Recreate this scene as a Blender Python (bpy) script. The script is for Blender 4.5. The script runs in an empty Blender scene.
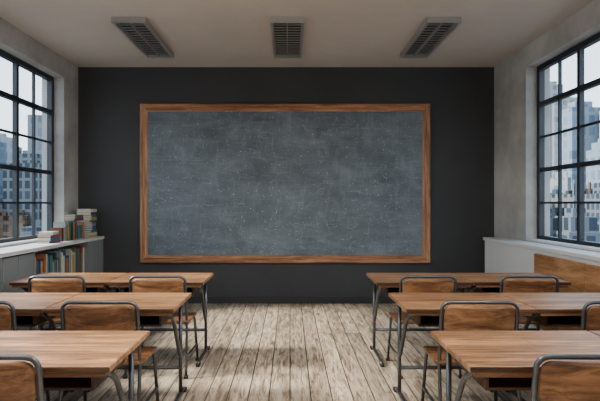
import bpy, bmesh, math, random
from mathutils import Vector
random.seed(7)
C = bpy.context.scene.collection
EYE=1.43; XL=-3.05; XR=2.94; YB=7.2; YF=-2.6; H=3.4

# ---------------- materials ----------------
def mat(name):
    m=bpy.data.materials.new(name); m.use_nodes=True
    nt=m.node_tree; b=nt.nodes['Principled BSDF']
    return m,nt,b
def N(nt,t,**kw):
    n=nt.nodes.new(t)
    for k,v in kw.items():
        if k.startswith('i_'): n.inputs[k[2:].replace('_',' ')].default_value=v
        else: setattr(n,k,v)
    return n
def ramp(nt,stops):
    r=nt.nodes.new('ShaderNodeValToRGB'); e=r.color_ramp.elements
    while len(e)<len(stops): e.new(0.5)
    for i,(p,c) in enumerate(stops):
        e[i].position=p; e[i].color=(*c,1)
    return r
def s2l(r,g,b):
    f=lambda c:(c/255/12.92) if c/255<=0.04045 else ((c/255+0.055)/1.055)**2.4
    return (f(r),f(g),f(b))
def coords(nt,scale=(1,1,1),rand=True,rot=(0,0,0)):
    tc=N(nt,'ShaderNodeTexCoord'); mp=N(nt,'ShaderNodeMapping')
    mp.inputs['Scale'].default_value=scale; mp.inputs['Rotation'].default_value=rot
    if rand:
        oi=N(nt,'ShaderNodeObjectInfo'); mu=N(nt,'ShaderNodeMath',operation='MULTIPLY'); mu.inputs[1].default_value=17.3
        nt.links.new(oi.outputs['Random'],mu.inputs[0])
        ad=N(nt,'ShaderNodeVectorMath',operation='ADD')
        nt.links.new(tc.outputs['Object'],ad.inputs[0]); nt.links.new(mu.outputs[0],ad.inputs[1])
        nt.links.new(ad.outputs[0],mp.inputs['Vector'])
    else: nt.links.new(tc.outputs['Object'],mp.inputs['Vector'])
    return mp,tc
def mix(nt,a,b,fac,mode='MIX'):
    m=N(nt,'ShaderNodeMix',data_type='RGBA',blend_type=mode)
    for sock,v in ((m.inputs[6],a),(m.inputs[7],b),(m.inputs[0],fac)):
        if hasattr(v,'links'): nt.links.new(v,sock)
        elif isinstance(v,tuple): sock.default_value=(*v,1)
        else: sock.default_value=v
    return m.outputs[2]
def bump(nt,b,h,strength=0.2,dist=0.01):
    bp=N(nt,'ShaderNodeBump'); bp.inputs['Strength'].default_value=strength; bp.inputs['Distance'].default_value=dist
    nt.links.new(h,bp.inputs['Height']); nt.links.new(bp.outputs[0],b.inputs['Normal'])

def plain(name,col,rough=0.6,metal=0,var=0.08,nscale=6):
    m,nt,b=mat(name)
    mp,_=coords(nt,(nscale,)*3)
    no=N(nt,'ShaderNodeTexNoise'); no.inputs['Detail'].default_value=5
    nt.links.new(mp.outputs[0],no.inputs['Vector'])
    r=ramp(nt,[(0.3,tuple(c*(1-var) for c in col)),(0.7,tuple(min(1,c*(1+var)) for c in col))])
    nt.links.new(no.outputs[0],r.inputs[0]); nt.links.new(r.outputs[0],b.inputs['Base Color'])
    b.inputs['Roughness'].default_value=rough; b.inputs['Metallic'].default_value=metal
    return m
def wood(name,dark,mid,light,axis='x',planks=None,rough=0.45,gs=16):
    m,nt,b=mat(name)
    lo=1.3
    sc={'x':(lo,gs,gs),'y':(gs,lo,gs),'z':(gs,gs,lo)}[axis]
    mp,tc=coords(nt,sc)
    no=N(nt,'ShaderNodeTexNoise'); no.inputs['Scale'].default_value=1.6; no.inputs['Detail'].default_value=9; no.inputs['Roughness'].default_value=0.74; no.inputs['Distortion'].default_value=0.8
    nt.links.new(mp.outputs[0],no.inputs['Vector'])
    r=ramp(nt,[(0.37,dark),(0.5,mid),(0.62,light)])
    nt.links.new(no.outputs[0],r.inputs[0])
    mp2,_=coords(nt,tuple(s*0.22 for s in sc))
    n2=N(nt,'ShaderNodeTexNoise'); n2.inputs['Scale'].default_value=2; n2.inputs['Detail'].default_value=4
    nt.links.new(mp2.outputs[0],n2.inputs['Vector'])
    r2=ramp(nt,[(0.32,(0.56,0.52,0.5)),(0.62,(1.12,1.11,1.1))])
    nt.links.new(n2.outputs[0],r2.inputs[0])
    col=mix(nt,r.outputs[0],r2.outputs[0],1.0,'MULTIPLY')
    if planks:
        br=N(nt,'ShaderNodeTexBrick'); br.inputs['Scale'].default_value=1
        br.inputs['Brick Width'].default_value=3.0; br.inputs['Row Height'].default_value=planks
        br.inputs['Mortar Size'].default_value=0.0018; br.inputs['Bias'].default_value=0
        br.inputs['Color1'].default_value=(0.8,0.78,0.77,1); br.inputs['Color2'].default_value=(1.1,1.08,1.06,1); br.inputs['Mortar'].default_value=(0.28,0.24,0.2,1)
        mp3,_=coords(nt,(1,1,1),rand=False)
        mp3.inputs['Location'].default_value=(1.5,0.3,0)
        nt.links.new(mp3.outputs[0],br.inputs['Vector'])
        col=mix(nt,col,br.outputs['Color'],1.0,'MULTIPLY')
    nt.links.new(col,b.inputs['Base Color']); b.inputs['Roughness'].default_value=rough
    bump(nt,b,no.outputs[0],0.25,0.004)
    return m

def wallmat(name,c1,c2,scale=1.2,rough=0.85,bs=0.1):
    m,nt,b=mat(name)
    mp,_=coords(nt,(1,1,1),rand=False)
    n1=N(nt,'ShaderNodeTexNoise'); n1.inputs['Scale'].default_value=scale; n1.inputs['Detail'].default_value=10; n1.inputs['Roughness'].default_value=0.62
    nt.links.new(mp.outputs[0],n1.inputs['Vector'])
    r=ramp(nt,[(0.3,c1),(0.7,c2)]); nt.links.new(n1.outputs[0],r.inputs[0])
    nt.links.new(r.outputs[0],b.inputs['Base Color']); b.inputs['Roughness'].default_value=rough
    n2=N(nt,'ShaderNodeTexNoise'); n2.inputs['Scale'].default_value=60; n2.inputs['Detail'].default_value=4
    nt.links.new(mp.outputs[0],n2.inputs['Vector']); bump(nt,b,n2.outputs[0],bs,0.004)
    return m

M_dark=wallmat('charcoal_paint',s2l(50,52,55),s2l(60,62,65),1.0,0.75)
M_conc=wallmat('concrete_wall',s2l(140,140,139),s2l(188,188,186),1.6)
M_ceil=wallmat('ceiling_plaster',s2l(180,172,164),s2l(196,188,179),0.7)
M_white=plain('painted_white',s2l(205,208,210),0.5,0,0.04)
M_grey=plain('painted_grey',s2l(125,129,132),0.5,0,0.06)
M_black=plain('window_steel',s2l(40,46,54),0.45,0.2)
M_steel=plain('tube_steel',s2l(96,100,104),0.36,0.85,0.1)
M_rub=plain('rubber',s2l(35,35,35),0.8)
M_top=wood('desk_wood',s2l(98,68,44),s2l(158,117,80),s2l(202,156,114),'x',0.15,0.4,20)
M_edge=wood('desk_edge_wood',s2l(80,53,34),s2l(124,86,56),s2l(158,114,78),'x',None,0.5)
M_box=wood('desk_box_wood',s2l(50,34,24),s2l(76,53,38),s2l(100,71,51),'x',None,0.55)
M_chair=wood('chair_plywood',s2l(72,46,28),s2l(124,84,53),s2l(160,114,76),'x',None,0.42,14)
M_frh=wood('frame_wood_h',s2l(116,76,50),s2l(164,114,80),s2l(196,146,108),'x',None,0.5,24)
M_frv=wood('frame_wood_v',s2l(116,76,50),s2l(164,114,80),s2l(196,146,108),'z',None,0.5,24)
M_cab=wood('cabinet_wood',s2l(122,84,52),s2l(164,120,80),s2l(190,146,102),'y',None,0.5,10)
M_vent=plain('fixture_metal',s2l(150,150,149),0.4,0.3,0.05)
M_ventd=plain('fixture_dark',s2l(46,48,50),0.6)

# floor
def floor_mat():
    m,nt,b=mat('whitewashed_planks')
    tc=N(nt,'ShaderNodeTexCoord'); sp=N(nt,'ShaderNodeSeparateXYZ'); cb=N(nt,'ShaderNodeCombineXYZ')
    nt.links.new(tc.outputs['Object'],sp.inputs[0]); nt.links.new(sp.outputs['Y'],cb.inputs['X']); nt.links.new(sp.outputs['X'],cb.inputs['Y'])
    br=N(nt,'ShaderNodeTexBrick'); br.offset=0.37; br.offset_frequency=2
    br.inputs['Scale'].default_value=1; br.inputs['Brick Width'].default_value=3.4; br.inputs['Row Height'].default_value=0.155
    br.inputs['Mortar Size'].default_value=0.005; br.inputs['Mortar Smooth'].default_value=0.3; br.inputs['Bias'].default_value=0
    br.inputs['Color1'].default_value=(0,0,0,1); br.inputs['Color2'].default_value=(1,1,1,1); br.inputs['Mortar'].default_value=(0.5,0.5,0.5,1)
    nt.links.new(cb.outputs[0],br.inputs['Vector'])
    mu=N(nt,'ShaderNodeVectorMath',operation='SCALE'); mu.inputs['Scale'].default_value=13
    nt.links.new(br.outputs['Color'],mu.inputs[0])
    ad=N(nt,'ShaderNodeVectorMath',operation='ADD'); nt.links.new(tc.outputs['Object'],ad.inputs[0]); nt.links.new(mu.outputs[0],ad.inputs[1])
    mp=N(nt,'ShaderNodeMapping'); mp.inputs['Scale'].default_value=(25,2.6,1); nt.links.new(ad.outputs[0],mp.inputs[0])
    n=N(nt,'ShaderNodeTexNoise'); n.inputs['Scale'].default_value=1.0; n.inputs['Detail'].default_value=10; n.inputs['Roughness'].default_value=0.76; n.inputs['Distortion'].default_value=1.2
    nt.links.new(mp.outputs[0],n.inputs['Vector'])
    r=ramp(nt,[(0.34,s2l(78,64,52)),(0.43,s2l(142,126,108)),(0.52,s2l(192,177,158)),(0.66,s2l(224,213,197))])
    nt.links.new(n.outputs[0],r.inputs[0])
    rp=ramp(nt,[(0,(0.75,0.73,0.71)),(1,(1.06,1.05,1.03))]); nt.links.new(br.outputs['Color'],rp.inputs[0])
    c=mix(nt,r.outputs[0],rp.outputs[0],1.0,'MULTIPLY')
    mp2=N(nt,'ShaderNodeMapping'); mp2.inputs['Scale'].default_value=(6,1.6,1); nt.links.new(ad.outputs[0],mp2.inputs[0])
    n2=N(nt,'ShaderNodeTexNoise'); n2.inputs['Scale'].default_value=1.6; n2.inputs['Detail'].default_value=6
    nt.links.new(mp2.outputs[0],n2.inputs['Vector'])
    r2=ramp(nt,[(0.32,(0.68,0.64,0.6)),(0.56,(1.04,1.03,1.02))]); nt.links.new(n2.outputs[0],r2.inputs[0])
    c=mix(nt,c,r2.outputs[0],1.0,'MULTIPLY')
    c=mix(nt,c,s2l(44,36,30),br.outputs['Fac'])
    nt.links.new(c,b.inputs['Base Color']); b.inputs['Roughness'].default_value=0.5
    bump(nt,b,n.outputs[0],0.3,0.004)
    return m
M_floor=floor_mat()

def board_mat():
    m,nt,b=mat('slate_chalk_dust')
    def nz(scale,sc,det,dist=0.0,rot=(0,0,0)):
        mp,_=coords(nt,sc,rand=False,rot=rot)
        n=N(nt,'ShaderNodeTexNoise'); n.inputs['Scale'].default_value=scale; n.inputs['Detail'].default_value=det; n.inputs['Roughness'].default_value=0.62; n.inputs['Distortion'].default_value=dist
        nt.links.new(mp.outputs[0],n.inputs['Vector']); return n.outputs[0]
    def fac(src,a,bb_,k):
        rr=ramp(nt,[(a,(0,0,0)),(bb_,(1,1,1))]); nt.links.new(src,rr.inputs[0])
        f=N(nt,'ShaderNodeMath',operation='MULTIPLY'); f.inputs[1].default_value=k; nt.links.new(rr.outputs[0],f.inputs[0]); return f.outputs[0]
    big=nz(0.8,(0.8,1,1.2),6,1.2)
    smear=nz(1.6,(1,1,3),9,0.8,(0,0.3,0))
    smear2=nz(2,(3,1,1.2),8,0.5,(0,-0.5,0))
    scr=nz(5,(0.5,1,16),4,0.2,(0,0.12,0))
    scr2=nz(5,(14,1,0.5),4,0.2,(0,0.5,0))
    fine=nz(110,(1,1,1),6); spk=nz(45,(1,1,1),6)
    r1=ramp(nt,[(0.32,s2l(72,83,91)),(0.68,s2l(100,112,121))]); nt.links.new(big,r1.inputs[0])
    dust=s2l(148,160,169)
    c=mix(nt,r1.outputs[0],dust,fac(smear,0.42,0.78,0.4))
    c=mix(nt,c,dust,fac(smear2,0.5,0.8,0.38))
    c=mix(nt,c,dust,fac(scr,0.59,0.7,0.42))
    c=mix(nt,c,dust,fac(scr2,0.62,0.7,0.38))
    c=mix(nt,c,s2l(212,219,223),fac(spk,0.64,0.69,0.75))
    r5=ramp(nt,[(0.3,(0.8,0.8,0.8)),(0.7,(1.18,1.18,1.18))]); nt.links.new(fine,r5.inputs[0])
    c=mix(nt,c,r5.outputs[0],1.0,'MULTIPLY')
    nt.links.new(c,b.inputs['Base Color']); b.inputs['Roughness'].default_value=0.65
    return m
M_board=board_mat()

def glass_mat():
    m=bpy.data.materials.new('pane_glass'); m.use_nodes=True; nt=m.node_tree; nt.nodes.clear()
    o=N(nt,'ShaderNodeOutputMaterial'); t=N(nt,'ShaderNodeBsdfTransparent'); g=N(nt,'ShaderNodeBsdfGlossy'); x=N(nt,'ShaderNodeMixShader')
    t.inputs[0].default_value=(0.96,0.98,0.985,1); g.inputs['Roughness'].default_value=0.02; x.inputs[0].default_value=0.04
    nt.links.new(t.outputs[0],x.inputs[1]); nt.links.new(g.outputs[0],x.inputs[2]); nt.links.new(x.outputs[0],o.inputs[0])
    return m
M_glass=glass_mat()

def bld_mat(name,wallc,winc,bw,rh,mort,k):
    m,nt,b=mat(name)
    wallc=tuple(c*k for c in wallc); winc=tuple(c*k for c in winc)
    tc=N(nt,'ShaderNodeTexCoord'); sp=N(nt,'ShaderNodeSeparateXYZ'); cb=N(nt,'ShaderNodeCombineXYZ'); ad=N(nt,'ShaderNodeMath',operation='ADD')
    nt.links.new(tc.outputs['Object'],sp.inputs[0]); nt.links.new(sp.outputs['X'],ad.inputs[0]); nt.links.new(sp.outputs['Y'],ad.inputs[1])
    nt.links.new(ad.outputs[0],cb.inputs['X']); nt.links.new(sp.outputs['Z'],cb.inputs['Y'])
    br=N(nt,'ShaderNodeTexBrick'); br.offset=0
    br.inputs['Scale'].default_value=1; br.inputs['Brick Width'].default_value=bw; br.inputs['Row Height'].default_value=rh; br.inputs['Mortar Size'].default_value=mort
    br.inputs['Color1'].default_value=(*winc,1); br.inputs['Color2'].default_value=(*[c*1.9 for c in winc],1); br.inputs['Mortar'].default_value=(*wallc,1)
    nt.links.new(cb.outputs[0],br.inputs['Vector']); nt.links.new(br.outputs['Color'],b.inputs['Base Color']); b.inputs['Roughness'].default_value=0.7
    b.inputs['Specular IOR Level'].default_value=0.15
    return m
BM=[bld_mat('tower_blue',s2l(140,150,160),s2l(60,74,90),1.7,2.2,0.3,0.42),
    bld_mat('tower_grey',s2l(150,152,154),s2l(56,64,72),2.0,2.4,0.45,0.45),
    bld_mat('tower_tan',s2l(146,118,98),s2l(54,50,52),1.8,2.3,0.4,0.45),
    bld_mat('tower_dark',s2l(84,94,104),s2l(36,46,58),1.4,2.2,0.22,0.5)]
BF=[bld_mat('hazed_tower_blue',s2l(150,164,178),s2l(104,122,140),3.2,4,0.6,0.6),  # distance haze put into the colour: lightened wall and window tones
    bld_mat('hazed_tower_grey',s2l(162,168,174),s2l(112,122,134),3.6,4.4,0.9,0.6),
    bld_mat('hazed_tower_pale',s2l(176,180,184),s2l(122,134,146),3.0,4.0,0.7,0.65),
    bld_mat('hazed_tower_slate',s2l(128,142,156),s2l(88,104,122),2.6,3.8,0.5,0.55)]

# ---------------- geometry helpers ----------------
def link(o,parent=None,loc=None):
    C.objects.link(o) if o.name not in C.objects else None
    if parent: o.parent=parent
    if loc is not None: o.location=loc
    return o
def empty(name,loc=(0,0,0),rz=0):
    e=bpy.data.objects.new(name,None); e.empty_display_size=0.1; C.objects.link(e); e.location=loc; e.rotation_euler=(0,0,rz); return e
def add_box(bm,c,s,mi=0,rot=None,bev=0):
    r=bmesh.ops.create_cube(bm,size=1)
    vs=r['verts']
    for v in vs: v.co=Vector((v.co.x*s[0],v.co.y*s[1],v.co.z*s[2]))
    fs=set(f for v in vs for f in v.link_faces)
    for f in fs: f.material_index=mi
    if bev:
        es=list(set(e for v in vs for e in v.link_edges))
        res=bmesh.ops.bevel(bm,geom=es,offset=bev,segments=2,affect='EDGES',profile=0.5)
        vs=list(set([v for v in vs if v.is_valid]+res['verts']+[v for f in res['faces'] for v in f.verts]))
        for f in res['faces']: f.material_index=mi
    if rot is not None:
        from mathutils import Euler
        mt=Euler(rot).to_matrix()
        for v in vs: v.co=mt@v.co
    for v in vs: v.co+=Vector(c)
def mesh_of(bm,name,mats):
    me=bpy.data.meshes.new(name); bm.normal_update(); bm.to_mesh(me); bm.free()
    for m in mats: me.materials.append(m)
    return me
def boxes(name,lst,mats,parent=None,bev=0):
    bm=bmesh.new()
    for it in lst:
        c,s=it[0],it[1]; mi=it[2] if len(it)>2 else 0; rot=it[3] if len(it)>3 else None
        add_box(bm,c,s,mi,rot,bev)
    me=mesh_of(bm,name,mats if isinstance(mats,list) else [mats])
    o=bpy.data.objects.new(name,me); link(o,parent); return o
def bb(x0,x1,y0,y1,z0,z1,mi=0): return (((x0+x1)/2,(y0+y1)/2,(z0+z1)/2),(x1-x0,y1-y0,z1-z0),mi)
def fillet(pts,r,seg=6):
    pts=[Vector(p) for p in pts]; out=[pts[0]]
    for i in range(1,len(pts)-1):
        a,b,c=pts[i-1],pts[i],pts[i+1]
        d1=(a-b); d2=(c-b); rr=min(r,d1.length*0.48,d2.length*0.48)
        p0=b+d1.normalized()*rr; p2=b+d2.normalized()*rr
        for k in range(seg+1):
            t=k/seg; out.append((1-t)**2*p0+2*t*(1-t)*b+t*t*p2)
    out.append(pts[-1]); return out
def tube_into(bm,pts,rad,sides=10,r=0.05):
    P=fillet(pts,r) if len(pts)>2 else [Vector(p) for p in pts]
    rings=[]; up=None
    for i,p in enumerate(P):
        t=(P[min(i+1,len(P)-1)]-P[max(i-1,0)]).normalized()
        if up is None:
            up=Vector((0,0,1)) if abs(t.z)<0.9 else Vector((1,0,0))
        u=(up-t*up.dot(t)).normalized(); up=u; w=t.cross(u)
        rings.append([bm.verts.new(p+rad*(math.cos(a)*u+math.sin(a)*w)) for a in [2*math.pi*k/sides for k in range(sides)]])
    for a,b in zip(rings,rings[1:]):
        for k in range(sides):
            f=bm.faces.new((a[k],a[(k+1)%sides],b[(k+1)%sides],b[k])); f.smooth=True
    bm.faces.new(rings[0][::-1]); bm.faces.new(rings[-1])
def tubes_mesh(name,paths,rad,m,r=0.05,sides=10):
    bm=bmesh.new()
    for p in paths: tube_into(bm,p,rad,sides,r)
    bmesh.ops.recalc_face_normals(bm,faces=bm.faces)
    return mesh_of(bm,name,[m])
def panel_mesh(name,w,h,rc,th,fn,m,nx=28,nz=8):
    bm=bmesh.new(); g=[]
    for side in (0,1):
        rows=[]
        for i in range(nx+1):
            x=-w+2*w*i/nx
            x=w*math.sin(math.pi/2*(x/w))*0.35+x*0.65
            ax=abs(x)-(w-rc); hh=h if ax<=0 else h-rc+math.sqrt(max(rc*rc-ax*ax,0))
            rows.append([bm.verts.new(fn(x,-hh+2*hh*j/nz,side)) for j in range(nz+1)])
        g.append(rows)
    A,B=g
    for i in range(nx):
        for j in range(nz):
            bm.faces.new((A[i][j],A[i+1][j],A[i+1][j+1],A[i][j+1])).smooth=True
            bm.faces.new((B[i][j],B[i][j+1],B[i+1][j+1],B[i+1][j])).smooth=True
        bm.faces.new((A[i][0],B[i][0],B[i+1][0],A[i+1][0]))
        bm.faces.new((A[i][nz],A[i+1][nz],B[i+1][nz],B[i][nz]))
    for j in range(nz):
        bm.faces.new((A[0][j],A[0][j+1],B[0][j+1],B[0][j]))
        bm.faces.new((A[nx][j],B[nx][j],B[nx][j+1],A[nx][j+1]))
    bmesh.ops.recalc_face_normals(bm,faces=bm.faces)
    return mesh_of(bm,name,[m])

# ---------------- room shell ----------------
T=0.3
boxes('floor',[bb(XL-T,XR+T,YF-T,YB+T,-0.2,0)],M_floor)
boxes('ceiling',[bb(XL-T,XR+T,YF-T,YB+T,H,H+0.2)],M_ceil)
boxes('wall_back',[bb(XL-T,XR+T,YB,YB+T,0,H)],M_dark)
boxes('wall_front',[bb(XL-T,XR+T,YF-T,YF,0,H)],M_conc)
WB=0.98; WT=3.14
def side_wall(name,x0,x1,wins):
    L=[bb(x0,x1,YF,YB,0,WB),bb(x0,x1,YF,YB,WT,H)]
    ys=sorted(wins); prev=YF
    for a,b in ys:
        L.append(bb(x0,x1,prev,a,WB,WT)); prev=b
    L.append(bb(x0,x1,prev,YB,WB,WT))
    boxes(name,L,M_conc)
winL=[(3.35,6.75),(-0.75,2.65)]
winR=[(2.83,6.23),(-1.27,2.13)]
side_wall('wall_left',XL-T,XL,winL)
side_wall('wall_right',XR,XR+T,winR)
boxes('baseboard_back',[bb(XL,XR,YB-0.018,YB,0,0.10)],plain('skirting_dark',s2l(44,46,48),0.5),bev=0.003)

def window(n,xc,sgn,y0,y1):
    e=empty('window_%d'%n,(xc,(y0+y1)/2,0))
    hy=(y1-y0)/2
    fr=[]; t=0.06; d=0.07
    fr+= [((0,0,WB+t/2),(d,2*hy,t)),((0,0,WT-t/2),(d,2*hy,t)),((0,-hy+t/2,(WB+WT)/2),(d,t,WT-WB-2*t)),((0,hy-t/2,(WB+WT)/2),(d,t,WT-WB-2*t))]
    boxes('frame',fr,M_black,e,0.004)
    ztr=2.66
    L=[((0,0,ztr),(0.06,2*hy-2*t,0.055))]
    npan=8; pw=(2*hy-2*t)/npan
    for k in range(1,npan):
        y=-hy+t+pw*k
        thick=0.05 if k%2==0 else 0.024
        L.append(((0,y,(WB+WT)/2),(0.052 if k%2==0 else 0.034,thick,WT-WB-2*t)))
    zb=WB+t
    for k in range(1,4):
        z=zb+(ztr-zb)*k/4
        L.append(((0,0,z),(0.034,2*hy-2*t,0.05 if k==2 else 0.024)))
    boxes('glazing_bars',L,M_black,e)
    boxes('glass',[((0,0,(WB+WT)/2),(0.004,2*hy-2*t,WT-WB-2*t))],M_glass,e)
    return e
k=1
for a,b in winL: window(k,XL-0.17,-1,a,b); k+=1
for a,b in winR: window(k,XR+0.17,1,a,b); k+=1
for i,(a,b) in enumerate(winL): boxes('trim_%d'%(i+1),[bb(XL-0.13,XL+0.0,a+0.002,b-0.002,WB,WB+0.02)],M_white)
for i,(a,b) in enumerate(winR): boxes('trim_%d'%(i+3),[bb(XR,XR+0.13,a+0.002,b-0.002,WB,WB+0.02)],M_white)

# ---------------- chalkboard ----------------
bx0,bx1,bz0,bz1=-2.15,2.01,0.585,2.865
cx=(bx0+bx1)/2; cz=(bz0+bz1)/2; W2=(bx1-bx0)/2; H2=(bz1-bz0)/2
e=empty('chalkboard',(cx,YB,cz))
boxes('slate',[((0,-0.02,0),(2*W2-0.16,0.03,2*H2-0.16))],M_board,e)
def rail(name,L,horizontal,sign,m):
    prof=[(0,0.0),(0,0.045),(0.012,0.055),(0.045,0.055),(0.055,0.046),(0.065,0.046),(0.072,0.052),(0.098,0.046),(0.112,0.032),(0.112,0.0)]
    bm=bmesh.new(); R=[]
    for s in (-1,1):
        ring=[]
        for ins,dep in prof:
            if horizontal: v=(s*(W2-ins),-dep-0.001,sign*(H2-ins))
            else: v=(sign*(W2-ins),-dep-0.001,s*(H2-ins))
            ring.append(bm.verts.new(v))
        R.append(ring)
    n=len(prof)
    for i in range(n): bm.faces.new((R[0][i],R[0][(i+1)%n],R[1][(i+1)%n],R[1][i]))
    bm.faces.new(R[0]); bm.faces.new(R[1])
    bmesh.ops.recalc_face_normals(bm,faces=bm.faces)
    o=bpy.data.objects.new(name,mesh_of(bm,name,[m])); link(o,e)
rail('frame_top',0,True,1,M_frh); rail('frame_bottom',0,True,-1,M_frh)
rail('frame_left',0,False,-1,M_frv); rail('frame_right',0,False,1,M_frv)
# faint left-over chalk strokes: swipes and half-erased squiggles
rs=random.Random(3)
paths=[]
for i in range(60):
    x=rs.uniform(-W2+0.25,W2-0.3); z=rs.uniform(-H2+0.2,H2-0.25)
    if rs.random()<0.55: z=rs.uniform(-H2+0.18,-H2+0.75)
    a=rs.uniform(-0.7,0.7)+(math.pi/2 if rs.random()<0.25 else 0); l=rs.uniform(0.03,0.16); cv=rs.uniform(-0.3,0.3)*l
    wv=rs.choice([0,0,1]); pts=[]
    for k in range(15):
        t=k/14-0.5; u=t*l; v=cv*(1-4*t*t)+(0.014*math.sin(k*1.35) if wv else 0)
        pts.append((x+u*math.cos(a)-v*math.sin(a),-0.0352,z+u*math.sin(a)+v*math.cos(a)))
    paths.append(pts)
for (dx,dz,l) in ((1.62,-0.93,0.05),(1.68,-0.9,0.06),(1.74,-0.94,0.05),(1.79,-0.9,0.05),(1.65,-0.98,0.16),(1.7,-0.86,0.04)):
    paths.append([(dx,-0.0352,dz),(dx+l*0.5,-0.0352,dz+0.03),(dx+l,-0.0352,dz)])
M_ch=plain('chalk_faint',s2l(136,147,154),0.9,0,0.25,40)
link(bpy.data.objects.new('chalk_strokes',tubes_mesh('chalk_strokes',paths,0.0028,M_ch,0.01,6)),e)

# ---------------- ceiling fixtures ----------------
def vent_meshes():
    w,l=0.36,1.3
    a=bmesh.new()
    for it in [((-w/2+0.015,0,-0.03),(0.03,l,0.06)),((w/2-0.015,0,-0.03),(0.03,l,0.06)),((0,-l/2+0.015,-0.03),(w-0.06,0.03,0.06)),((0,l/2-0.015,-0.03),(w-0.06,0.03,0.06)),((0,0,-0.035),(0.012,l-0.06,0.04))]:
        add_box(a,it[0],it[1])
    f=mesh_of(a,'housing',[M_vent])
    a=bmesh.new(); n=15
    for i in range(n):
        y=-l/2+0.06+(l-0.12)*i/(n-1)
        add_box(a,(0,y,-0.034),(w-0.06,0.045,0.006),0,(math.radians(25),0,0))
    s=mesh_of(a,'louvres',[M_vent])
    a=bmesh.new(); add_box(a,(0,0,-0.005),(w-0.06,l-0.06,0.008)); bk=mesh_of(a,'backing',[M_ventd])
    return f,s,bk
VM=vent_meshes()
for x in (-1.70,-0.03,1.62):
    e=empty('ceiling_vent',(x,5.91,H))
    for me,nm in zip(VM,('housing','louvres','backing')): link(bpy.data.objects.new(nm,me),e)

# added fill lights, out of view, shaped as pendants to brighten room and ceiling
M_em=bpy.data.materials.new('fill_diffuser'); M_em.use_nodes=True
b=M_em.node_tree.nodes['Principled BSDF']; b.inputs['Base Color'].default_value=(0.9,0.9,0.88,1); b.inputs['Emission Color'].default_value=(1,0.95,0.88,1); b.inputs['Emission Strength'].default_value=1.5
for x in (-1.72,-0.02,1.64):
    for y in (2.5,-0.6):
        e=empty('added_fill_lamp',(x,y,2.85))
        boxes('housing',[((0,0,0),(0.16,1.34,0.05))],M_vent,e,0.006)
        boxes('fill_diffuser',[((0,0,-0.028),(0.13,1.28,0.005)),((0,0,0.028),(0.13,1.28,0.005))],M_em,e)
        link(bpy.data.objects.new('hangers',tubes_mesh('hangers',[[(0,-0.5,0.025),(0,-0.5,0.55)],[(0,0.5,0.025),(0,0.5,0.55)]],0.004,M_steel)),e)
        for nm,z,rx,en in (('fill_down',-0.035,0,(56 if abs(x)<0.5 else 18) if y>1 else 12),('fill_up',0.035,math.pi,(46 if abs(x)<0.5 else 28) if y>1 else 9)):
            ld=bpy.data.lights.new(nm,'AREA'); ld.shape='RECTANGLE'; ld.size=0.13; ld.size_y=1.28; ld.energy=en; ld.color=(1,0.95,0.87)
            lo=bpy.data.objects.new(nm,ld); link(lo,e,(0,0,z)); lo.rotation_euler=(rx,0,0)

# ---------------- desks ----------------
DW,DD=0.85,0.60
def desk_parts():
    P=[]
    a=bmesh.new(); add_box(a,(0,0,0.736),(DW-0.006,DD,0.028),0,None,0.006); P.append(('top',mesh_of(a,'top',[M_top])))
    a=bmesh.new()
    add_box(a,(0,-DD/2+0.016,0.712),(DW-0.05,0.022,0.02),0,None,0.003); add_box(a,(0,DD/2-0.016,0.712),(DW-0.05,0.022,0.02),0,None,0.003)
    P.append(('edge_batten',mesh_of(a,'edge_batten',[M_edge])))
    a=bmesh.new()
    bw,bd=0.62,0.42
    add_box(a,(0,0.03,0.612),(bw,bd,0.014),0,None,0.002)
    for s in (-1,1): add_box(a,(s*(bw/2-0.007),0.03,0.665),(0.014,bd,0.094))
    add_box(a,(0,0.03+bd/2-0.007,0.665),(bw-0.03,0.014,0.094))
    P.append(('book_box',mesh_of(a,'book_box',[M_box])))
    paths=[]
    for s in (-1,1):
        x=s*0.365
        paths.append([(x,-0.25,0.705),(x,0.25,0.705)])
        paths.append([(x,0.16,0.70),(x,0.16,0.03)])
        paths.append([(x,-0.2,0.70),(x,-0.06,0.62),(x,0.12,0.34),(x,0.16,0.30)])
        paths.append([(x,-0.24,0.014),(x,-0.2,0.032),(x,0.24,0.032),(x,0.28,0.014)])
    paths.append([(-0.365,0.16,0.22),(0.365,0.16,0.22)])
    paths.append([(-0.365,0.22,0.695),(0.365,0.22,0.695)])
    P.append(('steel_frame',tubes_mesh('steel_frame',paths,0.0145,M_steel)))
    a=bmesh.new()
    for s in (-1,1):
        for y in (-0.24,0.28): add_box(a,(s*0.365,y,0.013),(0.036,0.06,0.026),0,None,0.005)
    P.append(('feet',mesh_of(a,'feet',[M_rub])))
    return P
DP=desk_parts()
def desk(x,y,rz=0):
    e=empty('school_desk',(x,y,0),rz)
    for nm,me in DP: link(bpy.data.objects.new(nm,me),e)

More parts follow.
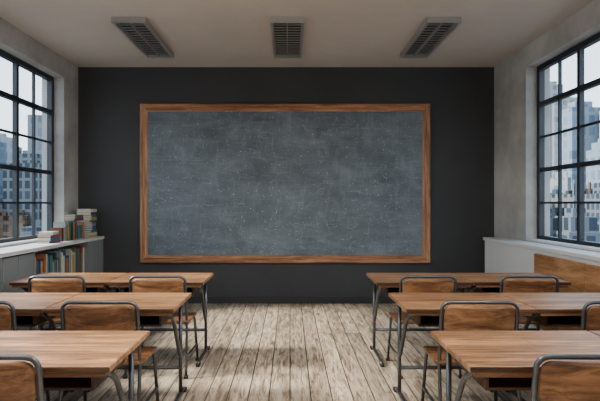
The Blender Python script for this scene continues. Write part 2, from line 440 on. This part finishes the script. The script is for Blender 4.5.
# ---------------- chairs ----------------
def chair_parts():
    P=[]
    wb=0.222
    def fb(x,v,side):
        z=0.715+v
        y=-0.197-0.10*(v)-0.035*(1-(x/wb)**2)+(0.007 if side else -0.007)
        return Vector((x,y,z))
    P.append(('backrest',panel_mesh('backrest',wb-0.006,0.095,0.05,0.014,fb,M_chair)))
    def fs(x,v,side):
        u=x/0.26
        z=0.448-0.012*(1-u*u)*(1-(v/0.2)**2)
        if v>0.13: z-= (v-0.13)**2*4
        return Vector((x,v,z+(0.008 if side else -0.008)))
    P.append(('seat',panel_mesh('seat',0.26,0.205,0.07,0.016,fs,M_chair,28,14)))
    paths=[]
    paths.append([(-0.25,-0.27,0.004),(-0.235,-0.165,0.42),(-0.232,-0.19,0.66),(-0.232,-0.212,0.825),(0.232,-0.212,0.825),(0.232,-0.19,0.66),(0.235,-0.165,0.42),(0.25,-0.27,0.004)])
    for s in (-1,1):
        paths.append([(s*0.235,-0.17,0.425),(s*0.235,0.15,0.425),(s*0.255,0.2,0.004)])
        paths.append([(s*0.247,-0.235,0.16),(s*0.25,0.186,0.16)])
    paths.append([(-0.235,0.12,0.425),(0.235,0.12,0.425)])
    paths.append([(-0.235,-0.14,0.425),(0.235,-0.14,0.425)])
    P.append(('tube_frame',tubes_mesh('tube_frame',paths,0.0115,M_steel,0.06)))
    a=bmesh.new()
    for s in (-1,1):
        add_box(a,(s*0.25,-0.27,0.012),(0.034,0.034,0.024),0,None,0.004); add_box(a,(s*0.255,0.2,0.012),(0.034,0.034,0.024),0,None,0.004)
    P.append(('feet',mesh_of(a,'feet',[M_rub])))
    return P
CP=chair_parts()
def chair(x,y,rz=0):
    e=empty('school_chair',(x,y,0),rz)
    for nm,me in CP: link(bpy.data.objects.new(nm,me),e)

for ry,cy,dz in ((4.65,4.37,0),(3.54,3.28,0),(2.39,2.19,0)):
    for x in (-2.025,-1.175,1.175,2.025):
        desk(x,ry)
for x,y in ((-1.10,4.37),(-1.94,4.37),(1.15,4.37),(2.0,4.37),
            (-1.17,3.28),(-1.93,3.28),(1.17,3.28),(2.04,3.28),
            (-1.22,2.19),(-2.03,2.19),(1.215,2.19),(2.03,2.19)):
    chair(x,y,math.radians(random.uniform(-1.5,1.5)))

# ---------------- left bookshelf counter ----------------
FX=-2.69
e=empty('low_bookcase',(0,0,0))
y0,y1=0.6,YB-0.004; xb=XL+0.003
boxes('countertop',[bb(xb,FX+0.02,y0-0.02,y1,0.93,0.97)],M_white,e,0.004)
L=[bb(xb,FX,y0,y1,0.0,0.08),bb(xb,xb+0.02,y0,y1,0.08,0.93)]
ys=[y0,1.95,3.3,4.65,5.25,6.68,y1-0.02]
for y in ys: L.append(bb(xb+0.02,FX,y-0.0,y+0.025,0.08,0.93))
L.append(bb(xb+0.02,FX-0.004,6.70,y1-0.02,0.08,0.93))
boxes('carcass',L,M_grey,e)
boxes('shelf',[bb(xb+0.02,FX-0.01,5.28,6.675,0.47,0.495)],M_grey,e)
D=[]
for a,b in zip(ys[:4],ys[1:5]):
    m=(a+b)/2
    D+= [bb(FX-0.02,FX+0.003,a+0.035,m-0.006,0.1,0.915),bb(FX-0.02,FX+0.003,m+0.006,b-0.01,0.1,0.915)]
boxes('doors',D,M_grey,e,0.004)
BC=[s2l(*c) for c in ((150,60,54),(62,98,130),(185,160,90),(86,118,98),(180,176,162),(110,72,92),(180,112,70),(60,66,76),(140,150,155),(92,58,42),(205,198,184),(70,120,125))]
BMt=[plain('book_cloth_%d'%i,c,0.6) for i,c in enumerate(BC)]+[plain('book_pages',s2l(190,182,164),0.8)]
def book_row(bm,yA,yB,xf,zb,hmin,hmax,dmin=0.15,dmax=0.2):
    y=yA
    while y<yB-0.05:
        t=random.uniform(0.018,0.045); h=random.uniform(hmin,hmax); d=random.uniform(dmin,dmax); mi=random.randrange(12)
        if y==yA: mi=9; h=hmin
        x=xf-random.uniform(0,0.02)
        add_box(bm,(x-d/2,y+0.0015,zb+h/2),(d,0.003,h),mi)
        add_box(bm,(x-d/2,y+t-0.0015,zb+h/2),(d,0.003,h),mi)
        add_box(bm,(x-0.002,y+t/2,zb+h/2),(0.004,t,h),mi)
        add_box(bm,(x-d/2-0.004,y+t/2,zb+h/2),(d-0.012,t-0.006,h-0.008),12)
        y+=t+0.0015
bm=bmesh.new(); book_row(bm,5.29,6.67,FX-0.03,0.496,0.26,0.38)
book_row(bm,5.29,6.67,FX-0.03,0.081,0.24,0.34)
o=bpy.data.objects.new('shelf_books',mesh_of(bm,'shelf_books',BMt)); link(o,e)
bm=bmesh.new()
def flat_stack(x,y,z,n,w=0.24,d=0.18):
    for i in range(n):
        t=random.uniform(0.02,0.045); mi=random.randrange(12); rz=random.uniform(-0.15,0.15); ww=w*random.uniform(0.85,1.05)
        add_box(bm,(x,y,z+0.002),(d,ww,0.004),mi,(0,0,rz)); add_box(bm,(x,y,z+t-0.002),(d,ww,0.004),mi,(0,0,rz))
        add_box(bm,(x,y,z+t/2),(d-0.008,ww-0.008,t-0.006),12,(0,0,rz)); 
        add_box(bm,(x+(d/2-0.002)*math.cos(rz),y+(d/2-0.002)*math.sin(rz),z+t/2),(0.004,ww,t),mi,(0,0,rz))
        z+=t
    return z
book_row(bm,6.12,6.86,FX-0.09,0.97,0.17,0.24,0.12,0.15)
flat_stack(FX-0.15,6.99,0.97,12,0.22,0.2)
flat_stack(FX-0.17,6.62,1.213,3,0.3,0.14)
flat_stack(FX-0.17,5.93,0.97,4,0.24,0.16)
o=bpy.data.objects.new('stacked_books',mesh_of(bm,'stacked_books',BMt)); link(o)

# ---------------- right cabinet ----------------
RX=2.70
e=empty('low_cabinet',(0,0,0))
boxes('countertop',[bb(RX-0.02,XR-0.003,0.6,6.95,0.93,0.97)],M_white,e,0.004)
boxes('carcass',[bb(RX+0.02,XR-0.003,0.62,6.93,0.0,0.08),bb(RX,XR-0.003,0.62,6.93,0.08,0.93)],M_white,e)
D=[]
y=0.75
while y<5.4:
    D.append(bb(RX-0.035,RX-0.001,y,y+0.935,0.1,0.89)); y+=0.945
boxes('wood_doors',D,M_cab,e,0.004)

# ---------------- city outside ----------------
def tower(x,y,w,d,top,m,kind=0,rz=0):
    L=[((0,0,(top-30)/2),(w,d,top+30))]
    if kind==1: L.append(((0,0,top+1.1),(w*0.6,d*0.6,2.2)))
    if kind==2: L+= [((0,0,top+w*0.2),(w*0.7,d*0.7,w*0.4)),((0,0,top+w*0.5),(w*0.35,d*0.35,w*0.25)),((0,0,top+w),(0.4,0.4,w*0.8))]
    if kind==3: L+= [((w*0.2,0,top+0.6),(w*0.3,d*0.4,1.2)),((-w*0.25,0,top+0.4),(w*0.2,d*0.2,0.9))]
    o=boxes('office_building',L,m); o.location=(x,y,0); o.rotation_euler=(0,0,rz)
rc=random.Random(21)
for sgn in (-1,1):
    for (dist,n,hmin,hmax,w) in ((75,24,-9,1.5,6.5),(120,32,-3,13,7),(190,38,3,34,9),(320,38,10,85,15)):
        for i in range(n):
            ang=math.radians(15+61*(i+rc.uniform(0.2,0.8))/n); dd=dist*rc.uniform(0.92,1.08)
            x=sgn*dd*math.sin(ang); y=dd*math.cos(ang)
            h=rc.uniform(0,1)**1.7
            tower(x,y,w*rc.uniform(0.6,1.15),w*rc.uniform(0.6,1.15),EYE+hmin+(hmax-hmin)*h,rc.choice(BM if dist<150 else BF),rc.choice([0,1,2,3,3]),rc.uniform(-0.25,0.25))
boxes('city_ground',[((0,0,-30.5),(1600,1600,1))],plain('street_grey',s2l(110,112,114),0.9))

# ---------------- world and sun ----------------
w=bpy.data.worlds.new('sky'); bpy.context.scene.world=w; w.use_nodes=True; nt=w.node_tree
bg=nt.nodes['Background']
tc=N(nt,'ShaderNodeTexCoord'); sp=N(nt,'ShaderNodeSeparateXYZ'); nt.links.new(tc.outputs['Generated'],sp.inputs[0])
r=ramp(nt,[(0.0,(0.97,0.97,0.96)),(0.10,(0.86,0.92,0.98)),(0.4,(0.55,0.74,0.97))]); nt.links.new(sp.outputs['Z'],r.inputs[0])
nt.links.new(r.outputs[0],bg.inputs['Color']); bg.inputs['Strength'].default_value=3.6
sd=bpy.data.lights.new('sun','SUN'); sd.energy=14.0; sd.angle=math.radians(9); sd.color=(1,0.92,0.81)
so=bpy.data.objects.new('sun',sd); C.objects.link(so); so.location=(-20,-10,30)
so.rotation_euler=Vector((0.82,0.03,-0.60)).to_track_quat('-Z','Y').to_euler()

# ---------------- camera ----------------
cd=bpy.data.cameras.new('camera'); cam=bpy.data.objects.new('camera',cd); C.objects.link(cam)
cam.location=(0,0,EYE); cam.rotation_euler=(math.radians(90),0,0)
cd.lens=30; cd.sensor_width=36; cd.shift_x=10/600; cd.shift_y=3.5/600; cd.clip_end=2000; cd.clip_start=0.05
bpy.context.scene.camera=cam
